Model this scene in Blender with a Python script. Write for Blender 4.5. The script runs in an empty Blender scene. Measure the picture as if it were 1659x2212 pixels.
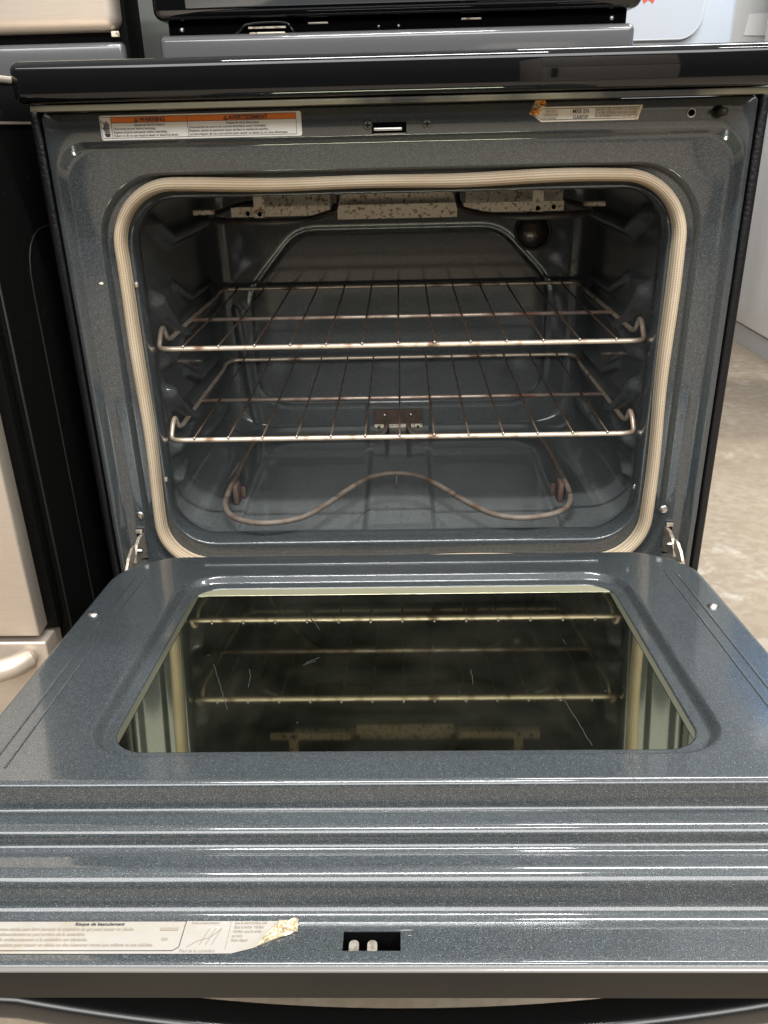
import bpy, bmesh, math, random
from mathutils import Vector, Matrix
random.seed(7)
S = bpy.context.scene
COL = S.collection
PI = math.pi

# ------------------------------------------------------------------ camera
# axes: X right, Y into the oven, Z up; the top edge of the oven front frame is z = 0, the floor z = -0.88
cam_d = bpy.data.cameras.new('camera')
cam = bpy.data.objects.new('camera', cam_d); COL.objects.link(cam); S.camera = cam
cam_d.sensor_fit = 'VERTICAL'; cam_d.sensor_height = 24.0; cam_d.sensor_width = 18.0
cam_d.lens = 24.0*1804.12/2212.0
cam_d.clip_start = .02; cam_d.clip_end = 60
_p, _y, _r = .43309, .02742, -.02489
_f = Vector((0, math.cos(_p), -math.sin(_p))); _u = Vector((0, math.sin(_p), math.cos(_p))); _x = Vector((1, 0, 0))
_Z = Matrix.Rotation(_y, 3, 'Z'); _f = _Z@_f; _u = _Z@_u; _x = _Z@_x
_rt = math.cos(_r)*_x+math.sin(_r)*_u; _up = -math.sin(_r)*_x+math.cos(_r)*_u
cam.matrix_world = Matrix(((_rt.x, _up.x, -_f.x, .00344), (_rt.y, _up.y, -_f.y, -.95687), (_rt.z, _up.z, -_f.z, -.01876), (0, 0, 0, 1)))

# ------------------------------------------------------------------ room light
W = bpy.data.worlds.new('World'); S.world = W; W.use_nodes = True
wn = W.node_tree
bg = wn.nodes['Background']; bg.inputs['Strength'].default_value = .62
_tc = wn.nodes.new('ShaderNodeTexCoord'); _sx = wn.nodes.new('ShaderNodeSeparateXYZ'); _rp = wn.nodes.new('ShaderNodeValToRGB')
wn.links.new(_tc.outputs['Generated'], _sx.inputs[0]); wn.links.new(_sx.outputs[2], _rp.inputs[0]); wn.links.new(_rp.outputs[0], bg.inputs['Color'])
_e = _rp.color_ramp.elements; _e[0].position = .0; _e[0].color = (.050, .052, .053, 1); _e[1].position = .75; _e[1].color = (1.03, 1.05, 1.06, 1)
_k = _e.new(.22); _k.color = (.225, .235, .24, 1)

def lamp(name, loc, sx, sy, power, color=(.99, .985, .96), rot=(0, 0, 0)):
    d = bpy.data.lights.new(name, 'AREA'); d.shape = 'RECTANGLE'; d.size = sx; d.size_y = sy
    d.energy = power; d.color = color
    o = bpy.data.objects.new(name, d); o.location = loc; o.rotation_euler = rot; COL.objects.link(o)
lamp('tube_and_fill_light', (-.05, -.75, 1.75), 1.15, .06, 46)
lamp('tube_and_fill_light', (1.75, -.85, 1.75), 1.15, .06, 30)
lamp('front_fill_light', (.2, -3.2, 1.78), 4.6, 2.4, 240)  # added soft fill, brightens the front and the oven interior
lamp('tube_and_fill_light', (1.2, .75, 1.75), 1.6, .14, 70)  # added lamp, brightens the appliances and bin at the back right
S.view_settings.view_transform = 'Standard'; S.view_settings.look = 'None'
S.view_settings.exposure = 0.12; S.view_settings.gamma = 1.0
S.render.film_transparent = False
try:
    S.cycles.max_bounces = 8; S.cycles.glossy_bounces = 5; S.cycles.caustics_reflective = False
except Exception: pass

# ------------------------------------------------------------------ materials
def mat(name, base, rough=.4, metal=0., coat=0., coat_r=.05, spec=.5):
    m = bpy.data.materials.new(name); m.use_nodes = True
    b = m.node_tree.nodes['Principled BSDF']
    b.inputs['Base Color'].default_value = (*base, 1); b.inputs['Roughness'].default_value = rough
    b.inputs['Metallic'].default_value = metal; b.inputs['Coat Weight'].default_value = coat
    b.inputs['Coat Roughness'].default_value = coat_r; b.inputs['Specular IOR Level'].default_value = spec
    return m
def N(m, t, **k):
    n = m.node_tree.nodes.new(t)
    for a, v in k.items():
        if a.startswith('i_'): n.inputs[a[2:].replace('_', ' ')].default_value = v
        else: setattr(n, a, v)
    return n
def L(m, a, b): m.node_tree.links.new(a, b)
def P(m): return m.node_tree.nodes['Principled BSDF']
def ramp(m, src, stops):
    r = N(m, 'ShaderNodeValToRGB'); e = r.color_ramp.elements
    while len(e) < len(stops): e.new(.5)
    for i, (p, c) in enumerate(stops):
        e[i].position = p; e[i].color = (*c, 1) if len(c) == 3 else c
    L(m, src, r.inputs['Fac']); return r.outputs['Color']
def coords(m): return N(m, 'ShaderNodeTexCoord').outputs['Object']
def noise(m, scale, detail=2., co=None, dist=0.):
    n = N(m, 'ShaderNodeTexNoise'); n.inputs['Scale'].default_value = scale; n.inputs['Detail'].default_value = detail
    n.inputs['Distortion'].default_value = dist
    L(m, co or coords(m), n.inputs['Vector']); return n.outputs['Fac']
def mixc(m, fac, a, b, mode='MIX'):
    n = N(m, 'ShaderNodeMix', data_type='RGBA', blend_type=mode)
    if hasattr(fac, 'links'): L(m, fac, n.inputs[0])
    else: n.inputs[0].default_value = fac
    for s, v in ((6, a), (7, b)):
        if hasattr(v, 'links'): L(m, v, n.inputs[s])
        else: n.inputs[s].default_value = (*v, 1)
    return n.outputs[2]
def bump(m, h, strength, dist=.001):
    n = N(m, 'ShaderNodeBump'); n.inputs['Strength'].default_value = strength; n.inputs['Distance'].default_value = dist
    L(m, h, n.inputs['Height']); L(m, n.outputs[0], P(m).inputs['Normal'])

def enamel(name, base, speck, amount, rough, coat, smear=.06, coat_rr=.085):
    m = mat(name, base, rough, 0, coat, coat_rr)
    P(m).inputs['Coat IOR'].default_value = 1.7; P(m).inputs['Specular IOR Level'].default_value = .22
    f = ramp(m, noise(m, 1600, 2), [(.52, (0, 0, 0)), (.66, (.4,)*3), (.78, (1, 1, 1))])
    f2 = ramp(m, noise(m, 210, 2), [(.3, (0, 0, 0)), (.7, (1, 1, 1))])
    c = mixc(m, f2, tuple(b*.88 for b in base), tuple(b*1.15 for b in base))
    k = N(m, 'ShaderNodeMath', operation='MULTIPLY'); L(m, f, k.inputs[0]); k.inputs[1].default_value = amount
    c = mixc(m, k.outputs[0], c, speck)
    L(m, c, P(m).inputs['Base Color'])
    r = ramp(m, noise(m, 9, 5), [(.3, (rough*.8,)*3), (.72, (rough*1.35,)*3)])
    L(m, r, P(m).inputs['Roughness'])
    bump(m, noise(m, 520, 2), smear, .0006)
    return m
M = {}
M['enamel'] = enamel('speckled_slate_enamel', (.0265, .0320, .0350), (.44, .47, .49), .50, .36, .85, .03)
M['cavity'] = enamel('cavity_enamel_lightened', (.066, .074, .075), (.38, .41, .42), .8, .36, .75, .03, .10)  # same enamel, colour lightened to stand for light inside the oven
M['black'] = mat('gloss_black_enamel', (.004, .004, .0045), .3, 0, 1, .02, .0)
bump(M['black'], noise(M['black'], 5, 2), .12, .004)
M['blackwrinkle'] = mat('black_wrinkle_paint', (.006, .006, .007), .35, 0, .3, .2, .2)
bump(M['blackwrinkle'], noise(M['blackwrinkle'], 260, 4), .8, .0015)
M['satin'] = mat('satin_black_skin', (.028, .026, .024), .45, spec=.22)
L(M['satin'], ramp(M['satin'], noise(M['satin'], 5, 5), [(.3, (.012, .0105, .0085)), (.75, (.021, .019, .015))]), P(M['satin']).inputs['Base Color'])
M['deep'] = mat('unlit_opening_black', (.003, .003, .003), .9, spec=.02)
M['sidepanel'] = mat('black_side_panel_paint', (.003, .003, .003), .6, spec=.06)
L(M['sidepanel'], ramp(M['sidepanel'], noise(M['sidepanel'], 120, 6), [(.66, (.003, .003, .003)), (.76, (.012, .012, .012)), (.80, (.16, .16, .16))]), P(M['sidepanel']).inputs['Base Color'])
# steel with brushing
def steel(name, base, rough, sc=(1, 1, 1)):
    m = mat(name, base, rough, .7)
    mp = N(m, 'ShaderNodeMapping'); L(m, coords(m), mp.inputs['Vector']); mp.inputs['Scale'].default_value = sc
    f = noise(m, 60, 4, mp.outputs[0])
    L(m, ramp(m, f, [(.3, tuple(b*.95 for b in base)), (.7, tuple(min(1, b*1.03) for b in base))]), P(m).inputs['Base Color'])
    return m
M['stainless'] = steel('brushed_stainless_steel', (.64, .555, .47), .46, (.6, .6, 12))
M['screw'] = mat('zinc_screw', (.55, .52, .50), .32, 1)
# rack wire: dull nickel with brown rust
def rusty(name, clean, rust, lo, hi, rough=.38, metal=.9, scale=38):
    m = mat(name, clean, rough, metal)
    f = ramp(m, noise(m, scale, 6), [(lo, (0, 0, 0)), (hi, (1, 1, 1))])
    L(m, mixc(m, f, clean, rust), P(m).inputs['Base Color'])
    g = ramp(m, noise(m, scale, 6), [(lo, (metal,)*3), (hi, (metal*.35,)*3)]); L(m, g, P(m).inputs['Metallic'])
    bump(m, noise(m, 300, 4), .25, .0006)
    return m
M['wire'] = rusty('aged_rack_wire', (.76, .63, .50), (.26, .15, .09), .52, .68, .38, .6)
M['wiredark'] = rusty('discoloured_rack_wire', (.30, .225, .17), (.10, .055, .035), .42, .60, .45)
M['barred'] = rusty('rust_streaked_rack_bar', (.56, .47, .40), (.22, .11, .075), .42, .64, .42, .8, 30)
M['bake'] = rusty('oxidised_bake_tube', (.165, .140, .115), (.11, .07, .05), .45, .65, .62, .25, 60)
M['broil'] = rusty('dark_broil_tube', (.045, .042, .04), (.09, .055, .04), .5, .7, .42, .3, 60)
M['galv'] = rusty('spotted_galvanised_plate', (.80, .73, .60), (.24, .14, .08), .54, .66, .6, .05, 200)
M['tab'] = rusty('dusty_tab_metal', (.22, .20, .165), (.13, .11, .085), .45, .6, .7, .0, 300)
M['spacer'] = mat('olive_tinted_spacer', (.50, .48, .33), .3, .5)
M['spacerdark'] = mat('dark_olive_spacer', (.085, .085, .06), .25, .3)
M['brown'] = rusty('rust_brown_plate', (.12, .080, .062), (.075, .05, .04), .4, .6, .6, .3, 60)
M['hinge'] = rusty('greasy_hinge_steel', (.46, .42, .35), (.22, .13, .08), .52, .66, .4, .7, 90)
# concrete floor with worn pale patches
m = M['floor'] = mat('worn_tan_concrete', (.42, .34, .25), .55)
a = noise(m, 2.1, 6, dist=.3); b = noise(m, 17, 9, dist=.5)
c = ramp(m, a, [(.3, (.27, .215, .155)), (.7, (.36, .30, .23))])
pt = ramp(m, b, [(.54, (0, 0, 0)), (.68, (.8, .8, .8))])
zn = ramp(m, noise(m, 1.3, 3), [(.46, (0, 0, 0)), (.60, (.8, .8, .8))])
q = N(m, 'ShaderNodeMix', data_type='RGBA', blend_type='MULTIPLY'); q.inputs[0].default_value = 1; L(m, pt, q.inputs[6]); L(m, zn, q.inputs[7])
c = mixc(m, q.outputs[2], c, (.50, .475, .42))
c = mixc(m, ramp(m, noise(m, 55, 6), [(.42, (0, 0, 0)), (.6, (.45,)*3)]), c, (.22, .165, .115))
L(m, c, P(m).inputs['Base Color']); bump(m, noise(m, 60, 6), .3, .002)
L(m, ramp(m, b, [(.4, (.32,)*3), (.62, (.6,)*3)]), P(m).inputs['Roughness'])
M['olive'] = rusty('flange_floor_reflection', (.20, .185, .13), (.03, .028, .024), .5, .62, .4, .5, 6)  # olive patches paint floor light reflected under the cooktop rim
M['wall'] = mat('grey_partition_paint', (.20, .21, .19), .6)
L(M['wall'], ramp(M['wall'], noise(M['wall'], 7, 4), [(.3, (.17, .18, .165)), (.7, (.24, .25, .23))]), P(M['wall']).inputs['Base Color'])
M['white'] = mat('white_appliance_paint', (.82, .81, .80), .32, 0, .4)
M['offwhite'] = mat('pale_grey_appliance_paint', (.60, .60, .59), .35, 0, .3)
M['kick'] = mat('grey_kick_plate_paint', (.50, .51, .52), .4)
M['silver'] = mat('silver_grey_appliance_paint', (.40, .43, .47), .34, .15, .5)
M['blue'] = mat('blue_plastic', (.10, .34, .80), .4)
M['paper'] = mat('white_paper', (.86, .85, .84), .7)
M['starR'] = mat('red_star_print', (.75, .06, .03), .6)
M['starY'] = mat('yellow_star_print', (.90, .72, .04), .6)
# label print
M['label'] = mat('glossy_white_label', (.74, .70, .62), .3, 0, .5)
L(M['label'], ramp(M['label'], noise(M['label'], 25, 4), [(.45, (.34, .315, .285)), (.8, (.29, .255, .19))]), P(M['label']).inputs['Base Color'])
M['label2'] = mat('bright_white_label', (.86, .85, .80), .3, 0, .5)
M['foil'] = mat('foil_label', (.62, .55, .42), .35, .0, .3)
L(M['foil'], ramp(M['foil'], noise(M['foil'], 45, 5), [(.45, (.90, .85, .74)), (.85, (.80, .70, .48))]), P(M['foil']).inputs['Base Color'])
M['foilgold'] = mat('crumpled_gold_foil', (.66, .54, .36), .38, .45)
bump(M['foilgold'], noise(M['foilgold'], 130, 4), .9, .004)
M['amber'] = mat('amber_burnt_glue', (.55, .20, .02), .15, 0, .8)
L(M['amber'], ramp(M['amber'], noise(M['amber'], 160, 4), [(.5, (.92, .40, .04)), (.72, (.16, .05, .01))]), P(M['amber']).inputs['Base Color'])
M['orange'] = mat('orange_print', (.80, .21, .02), .35, 0, .5)
M['ink'] = mat('black_print', (.035, .03, .035), .5)
M['inkfade'] = mat('faded_print', (.26, .22, .18), .5)
# mirror-dark coated window glass, with faint dirt and scratches
m = M['glass'] = mat('coated_window_glass', (.40, .42, .30), .035, 1.)
co = coords(m)
sp = N(m, 'ShaderNodeTexVoronoi'); sp.inputs['Scale'].default_value = 60; L(m, co, sp.inputs['Vector'])
sf = ramp(m, sp.outputs['Distance'], [(.0, (.7,)*3), (.045, (0, 0, 0))])
dz = ramp(m, noise(m, 14, 6), [(.35, (.012,)*3), (.75, (.075,)*3)])
wv = N(m, 'ShaderNodeTexNoise'); wv.inputs['Scale'].default_value = 4.5; wv.inputs['Detail'].default_value = 5; wv.inputs['Distortion'].default_value = 1.2
L(m, co, wv.inputs['Vector'])
ln = ramp(m, wv.outputs['Fac'], [(.6185, (0, 0, 0)), (.620, (.22,)*3), (.6215, (0, 0, 0))])
s1 = N(m, 'ShaderNodeMath', operation='MAXIMUM'); L(m, sf, s1.inputs[0]); L(m, dz, s1.inputs[1])
s2 = N(m, 'ShaderNodeMath', operation='MAXIMUM'); L(m, s1.outputs[0], s2.inputs[0]); L(m, ln, s2.inputs[1])
df = N(m, 'ShaderNodeBsdfDiffuse'); df.inputs['Color'].default_value = (.13, .13, .10, 1)
mx = N(m, 'ShaderNodeMixShader'); L(m, s2.outputs[0], mx.inputs[0]); L(m, P(m).outputs[0], mx.inputs[1]); L(m, df.outputs[0], mx.inputs[2])
L(m, mx.outputs[0], m.node_tree.nodes['Material Output'].inputs['Surface'])
# woven fibreglass gasket, UV: x along (metres*1000), y around
m = M['gasket'] = mat('woven_fibreglass', (.60, .49, .37), .85)
uv = N(m, 'ShaderNodeTexCoord').outputs['UV']; sx = N(m, 'ShaderNodeSeparateXYZ'); L(m, uv, sx.inputs[0])
def wave(src, k, ph=0):
    a = N(m, 'ShaderNodeMath', operation='MULTIPLY_ADD'); L(m, src, a.inputs[0]); a.inputs[1].default_value = k; a.inputs[2].default_value = ph
    s = N(m, 'ShaderNodeMath', operation='SINE'); L(m, a.outputs[0], s.inputs[0])
    c = N(m, 'ShaderNodeMath', operation='MULTIPLY_ADD'); L(m, s.outputs[0], c.inputs[0]); c.inputs[1].default_value = .5; c.inputs[2].default_value = .5
    return c.outputs[0]
wa = wave(sx.outputs[1], 2*PI*9); wb = wave(sx.outputs[0], 2*PI/1.7)
mm = N(m, 'ShaderNodeMath', operation='MULTIPLY'); L(m, wa, mm.inputs[0]); L(m, wb, mm.inputs[1])
ad = N(m, 'ShaderNodeMath', operation='MULTIPLY_ADD'); L(m, wa, ad.inputs[0]); ad.inputs[1].default_value = .35; L(m, mm.outputs[0], ad.inputs[2])
cl = ramp(m, ad.outputs[0], [(.0, (.36, .28, .205)), (.45, (.50, .42, .32)), (.9, (.64, .56, .44))])
st = ramp(m, noise(m, 11, 5), [(.35, (.86, .78, .68)), (.7, (1, .99, .94))])
L(m, mixc(m, 1., cl, st, 'MULTIPLY'), P(m).inputs['Base Color']); bump(m, ad.outputs[0], .5, .0006)

# ------------------------------------------------------------------ helpers
ORG = {}
def link(o, parent=None, label=None, kind=None, cat=None, group=None):
    COL.objects.link(o)
    if parent is not None:
        o.parent = parent
        if parent.name in ORG: o.matrix_parent_inverse = Matrix.Translation(-Vector(ORG[parent.name]))
    if label: o['label'] = label
    if kind: o['kind'] = kind
    if cat: o['category'] = cat
    if group: o['group'] = group
    return o
def thing(name, loc, label, cat, group=None):
    o = bpy.data.objects.new(name, None); o.location = loc; o.empty_display_size = .05
    link(o, None, label, None, cat, group); ORG[o.name] = loc
    return o
def mesh(name, vf, mats, parent=None, smooth=True, mi=None, **k):
    me = bpy.data.meshes.new(name); me.from_pydata([tuple(v) for v in vf[0]], [], vf[1]); me.update()
    for x in (mats if isinstance(mats, (list, tuple)) else [mats]): me.materials.append(x)
    if smooth is True: me.polygons.foreach_set('use_smooth', [True]*len(me.polygons))
    if mi: me.polygons.foreach_set('material_index', mi)
    o = bpy.data.objects.new(name, me)
    if smooth == 'auto':
        me.polygons.foreach_set('use_smooth', [True]*len(me.polygons)); sharp(me)
    return link(o, parent, **k)
def sharp(me, ang=.6):
    bm = bmesh.new(); bm.from_mesh(me)
    for e in bm.edges:
        if len(e.link_faces) == 2 and e.link_faces[0].normal.angle(e.link_faces[1].normal, 0) > ang: e.smooth = False
    bm.to_mesh(me); bm.free()
def join(*parts):
    V = []; F = []
    for v, f in parts:
        n = len(V); V += list(v); F += [tuple(i+n for i in a) for a in f]
    return V, F
IDT = lambda x, y, z: (x, y, z)
def box(x0, x1, y0, y1, z0, z1, b=0., seg=2, T=IDT):
    bm = bmesh.new(); bmesh.ops.create_cube(bm, size=1)
    for v in bm.verts: v.co = Vector((x0+(v.co.x+.5)*(x1-x0), y0+(v.co.y+.5)*(y1-y0), z0+(v.co.z+.5)*(z1-z0)))
    if b: bmesh.ops.bevel(bm, geom=list(bm.edges), offset=b, segments=seg, profile=.5, affect='EDGES')
    V = [T(*v.co) for v in bm.verts]; bm.verts.index_update(); F = [tuple(v.index for v in f.verts) for f in bm.faces]; bm.free()
    return V, F
def cr(pts, n=8, closed=False):
    P_ = [Vector(p) for p in pts]; out = []; m_ = len(P_)
    for i in range(m_ if closed else m_-1):
        g = lambda j: P_[j % m_] if closed else P_[max(0, min(m_-1, j))]
        a, b, c, d = g(i-1), g(i), g(i+1), g(i+2)
        for k in range(n):
            t = k/n
            out.append(.5*((2*b)+(c-a)*t+(2*a-5*b+4*c-d)*t*t+(3*b-a-3*c+d)*t**3))
    if not closed: out.append(P_[-1])
    return out
def roundpath(pts, r, n=5, closed=False):
    P_ = [Vector(p) for p in pts]; out = []; m_ = len(P_)
    for i in range(m_):
        if not closed and i in (0, m_-1): out.append(P_[i]); continue
        a, b, c = P_[i-1], P_[i], P_[(i+1) % m_]
        rr = r[i] if isinstance(r, (list, tuple)) else r
        d1 = (a-b); d2 = (c-b); k = min(rr, d1.length*.49, d2.length*.49)
        if k < 1e-6: out.append(b); continue
        p0 = b+d1.normalized()*k; p1 = b+d2.normalized()*k
        for j in range(n+1):
            t = j/n; out.append(p0*(1-t)**2+b*2*t*(1-t)+p1*t*t)
    return out
def tube(pts, r, n=10, closed=False, cap=True):
    pts = [Vector(p) for p in pts]; V = []; F = []; m_ = len(pts)
    up = None
    for i, p in enumerate(pts):
        a = pts[i-1] if (i or closed) else p; b = pts[(i+1) % m_] if (i < m_-1 or closed) else p
        t = (b-a).normalized()
        if up is None: up = Vector((0, 0, 1)) if abs(t.z) < .9 else Vector((0, 1, 0))
        s = t.cross(up).normalized(); up = s.cross(t).normalized()
        rr = r[i] if isinstance(r, (list, tuple)) else r
        for k in range(n):
            q = 2*PI*k/n; V.append(p+(s*math.cos(q)+up*math.sin(q))*rr)
    for i in range(m_ if closed else m_-1):
        for k in range(n):
            k2 = (k+1) % n; j = (i+1) % m_
            F.append((i*n+k, i*n+k2, j*n+k2, j*n+k))
    if cap and not closed:
        for e, ii, sgn in ((pts[0], 0, -1), (pts[-1], m_-1, 1)):
            d = (pts[ii]-pts[ii-sgn]).normalized() if True else None
            V.append(e+d*(r if not isinstance(r, (list, tuple)) else r[ii])*.7); c_ = len(V)-1
            for k in range(n):
                k2 = (k+1) % n
                F.append((ii*n+k2, ii*n+k, c_) if sgn < 0 else (ii*n+k, ii*n+k2, c_))
    return V, F
def disc_dome(cx, cy, cz, axis_fn, r, h, n=20, rings=4):
    """screw-like dome; axis_fn maps (a, b, out) -> world"""
    V = []; F = []
    for i in range(rings+1):
        q = PI/2*i/rings; rr = r*math.cos(q); hh = h*math.sin(q)
        if i == rings: V.append(axis_fn(cx, cy, cz+hh)); break
        for k in range(n): V.append(axis_fn(cx+rr*math.cos(2*PI*k/n), cy+rr*math.sin(2*PI*k/n), cz+hh))
    for i in range(rings-1):
        for k in range(n): F.append((i*n+k, i*n+(k+1) % n, (i+1)*n+(k+1) % n, (i+1)*n+k))
    for k in range(n): F.append(((rings-1)*n+k, (rings-1)*n+(k+1) % n, rings*n))
    return V, F
def rr(x0, x1, z0, z1, r, nx=40, nz=40, nc=10):
    """rounded rectangle, r may be (ll, lr, ur, ul); counter-clockwise from lower left"""
    if not isinstance(r, (tuple, list)): r = (r,)*4
    ll, lr, ur, ul = r; o = []
    def seg(a, b, n): return [(a[0]+(b[0]-a[0])*i/n, a[1]+(b[1]-a[1])*i/n) for i in range(n)]
    def arc(cx, cz, rad, a0, n): return [(cx+rad*math.cos(a0+PI/2*i/n), cz+rad*math.sin(a0+PI/2*i/n)) for i in range(n)]
    o += seg((x0+ll, z0), (x1-lr, z0), nx); o += arc(x1-lr, z0+lr, lr, -PI/2, nc)
    o += seg((x1, z0+lr), (x1, z1-ur), nz); o += arc(x1-ur, z1-ur, ur, 0, nc)
    o += seg((x1-ur, z1), (x0+ul, z1), nx); o += arc(x0+ul, z1-ul, ul, PI/2, nc)
    o += seg((x0, z1-ul), (x0, z0+ll), nz); o += arc(x0+ll, z0+ll, ll, PI, nc)
    return o
def loft(rings, flip=False, closed=False):
    n = len(rings[0]); V = [p for r in rings for p in r]; F = []
    for i in range(len(rings)-1):
        for k in range(n):
            k2 = (k+1) % n; q = (i*n+k, i*n+k2, (i+1)*n+k2, (i+1)*n+k)
            F.append(q[::-1] if flip else q)
    return V, F
def sstep(a, b, x):
    t = max(0., min(1., (x-a)/(b-a))); return t*t*(3-2*t)
def dseg(p, a, b):
    ax, ay = a; bx, by = b; dx, dy = bx-ax, by-ay
    t = max(0, min(1, ((p[0]-ax)*dx+(p[1]-ay)*dy)/(dx*dx+dy*dy+1e-12)))
    return math.hypot(p[0]-ax-t*dx, p[1]-ay-t*dy)
def dpoly(p, pl): return min(dseg(p, pl[i], pl[i+1]) for i in range(len(pl)-1))

# flat print: pieces = list of (kind, data, mat index) laid on a plane T(a, b, out)
def text_vf(s, size, x, y, T, lift, bold=False, align='LEFT', sx=1.):
    cu = bpy.data.curves.new('t', 'FONT'); cu.body = s; cu.size = size; cu.align_x = align
    cu.offset = size*.03 if bold else size*.008; cu.resolution_u = 2
    o = bpy.data.objects.new('t', cu); COL.objects.link(o)
    dg = bpy.context.evaluated_depsgraph_get(); dg.update()
    me = bpy.data.meshes.new_from_object(o.evaluated_get(dg))
    V = [T(x+v.co.x*sx, y+v.co.y, lift) for v in me.vertices]; F = [tuple(p.vertices) for p in me.polygons]
    bpy.data.objects.remove(o); bpy.data.curves.remove(cu); bpy.data.meshes.remove(me)
    return V, F
def rect_vf(a0, a1, b0, b1, T, lift): return [T(a0, b0, lift), T(a1, b0, lift), T(a1, b1, lift), T(a0, b1, lift)], [(0, 1, 2, 3)]
def poly_vf(pts, T, lift): return [T(a, b, lift) for a, b in pts], [tuple(range(len(pts)))]
def stroke_vf(pts, w, T, lift):
    V = []; F = []
    for i in range(len(pts)-1):
        (ax, ay), (bx, by) = pts[i], pts[i+1]; d = math.hypot(bx-ax, by-ay) or 1; nx, ny = -(by-ay)/d*w/2, (bx-ax)/d*w/2
        n = len(V); V += [T(ax+nx, ay+ny, lift), T(ax-nx, ay-ny, lift), T(bx-nx, by-ny, lift), T(bx+nx, by+ny, lift)]; F.append((n, n+1, n+2, n+3))
    return V, F
def printed(name, pieces, mats, parent, **k):
    V = []; F = []; MI = []
    for (v, f), mi in pieces:
        n = len(V); V += v; F += [tuple(i+n for i in a) for a in f]; MI += [mi]*len(f)
    return mesh(name, (V, F), mats, parent, smooth=False, mi=MI, **k)

# ================================================================== the floor and wall
mesh('floor', ([(-6, -5, -.88), (6, -5, -.88), (6, 7, -.88), (-6, 7, -.88)], [(0, 1, 2, 3)]), M['floor'], smooth=False, kind='structure')
mesh('wall', box(-3.5, .30, .95, 1.02, -.879, 1.6), M['wall'], smooth=False, kind='structure')

# ================================================================== the range
RNG = thing('kitchen_range', (0, .3, -.88), 'black kitchen range with slate speckled oven standing open, door lowered toward the viewer', 'oven')
FB = -.60
# --- front frame: one pressed sheet with stepped inset, gasket trough and opening lip
rs = []
def fr(x, zt, zb, r, y): rs.append([(a, y, c) for a, c in rr(-x, x, zb, zt, r, 60, 60, 12)])
fr(.3705, .001, FB, .006, .030); fr(.3705, .001, FB, .006, .003); fr(.3700, .000, FB+.001, .006, .0008); fr(.3688, -.0015, FB+.002, .006, 0)
fr(.3640, -.0265, -.590, .032, 0); fr(.3625, -.028, -.589, .033, .0008); fr(.3585, -.033, -.585, .034, .0090); fr(.3565, -.0355, -.583, .034, .0105); fr(.3545, -.037, -.582, .034, .0108)
fr(.3335, -.0590, -.560, .072, .0108); fr(.3315, -.0608, -.558, .073, .0120); fr(.3290, -.0630, -.556, .073, .0200); fr(.3265, -.065, -.554, .073, .0215)
fr(.3060, -.0810, -.5330, .060, .0215); fr(.3035, -.0825, -.520, .064, .0200); fr(.3015, -.084, -.5130, .054, .0185)
fr(.3000, -.0855, -.5115, .053, .0210); fr(.2985, -.087, -.5105, .052, .030); fr(.2985, -.087, -.5100, .052, .048); fr(.3010, -.085, -.5110, .052, .052)
mesh('front_frame', loft(rs, flip=True), M['enamel'], RNG)

# --- cavity liner with pressed rack supports and floor panels
LEV = (-.2662, -.387)
RID = []
for z in LEV:
    RID.append(([(.118, z+.052), (.135, z+.034), (.185, z-.002), (.225, z-.012)], .0115, .011))
    RID.append(([(.205, z-.013), (.45, z-.011)], .009, .008))
    RID.append(([(.118, z-.026), (.150, z-.030), (.200, z-.018)], .011, .009))
    RID.append(([(.225, z+.050), (.30, z+.022), (.45, z+.018)], .007, .006))
RID.append(([(.1135, -.4650), (.18, -.4713), (.235, -.488), (.285, -.467), (.45, -.455)], .0115, .010))
RID.append(([(.118, -.100), (.16, -.128), (.22, -.150), (.45, -.152)], .010, .009))
def wall_e(y, z):
    e = 0
    for pl, w, a in RID:
        d = dpoly((y, z), pl)
        if d < w*1.6: e = max(e, 1.6*a*sstep(w*1.5, w*.3, d))
    return e
def floor_e(x, y):
    a = min(x+.226, -.053-x); b = min(x-.045, .218-x); v = min(y-.02, .352-y)
    d = min(max(a, b), v)
    g = max(sstep(.005, .001, abs(x+.053)), sstep(.005, .001, abs(x-.045)))*sstep(.01, .03, y)*sstep(.37, .35, y)
    return -.0065*sstep(-.0015, .0045, d)-.0040*g
YB = .482
ys = [.052, .056, .062, .070]; y = .070
while y < .44: y += .0042; ys.append(y)
rings = []
for y in ys:
    t = sstep(.052, .075, y); hw = .3010+(.3150-.3010)*t; zt = -.085+.012*t; zb = -.5115-.0015*t
    base = rr(-hw, hw, zb, zt, (.055, .055, .05, .05), 220, 110, 12); o = []
    for x, z in base:
        if abs(abs(x)-hw) < 1e-5: x -= math.copysign(wall_e(y, z), x)
        elif abs(z-zb) < 1e-5: z += floor_e(x, y)
        o.append((x, y, z))
    rings.append(o)
for k in range(1, 9):
    q = PI/2*k/8; d = .042*(1-math.cos(q)); y = .44+.042*math.sin(q)
    rings.append([(a, y, c) for a, c in rr(-.315+d*.8, .315-d*.8, -.513+d*.12, -.073-d*.2, (.055, .055, .05, .05), 220, 110, 12)])
mesh('oven_cavity', loft(rings, flip=True), M['cavity'], RNG)
rnd = random.Random(11)
for x, y, r_ in ((.012, .06, .0016), (-.022, .13, .0014), (.020, .17, .0012), (-.24, .035, .0030), (-.272, .034, .0022), (.030, .10, .0011), (-.012, .05, .0009)):
    V = [(x+r_*(.6+.5*rnd.random())*1.5*math.cos(k*.9), y+r_*(.6+.5*rnd.random())*math.sin(k*.9), -.5122) for k in range(7)]
    mesh('baked_spot', (V+[(x, y, -.5110)], [(k, (k+1) % 7, 7) for k in range(7)]), M['brown'], RNG, smooth=False)
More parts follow.
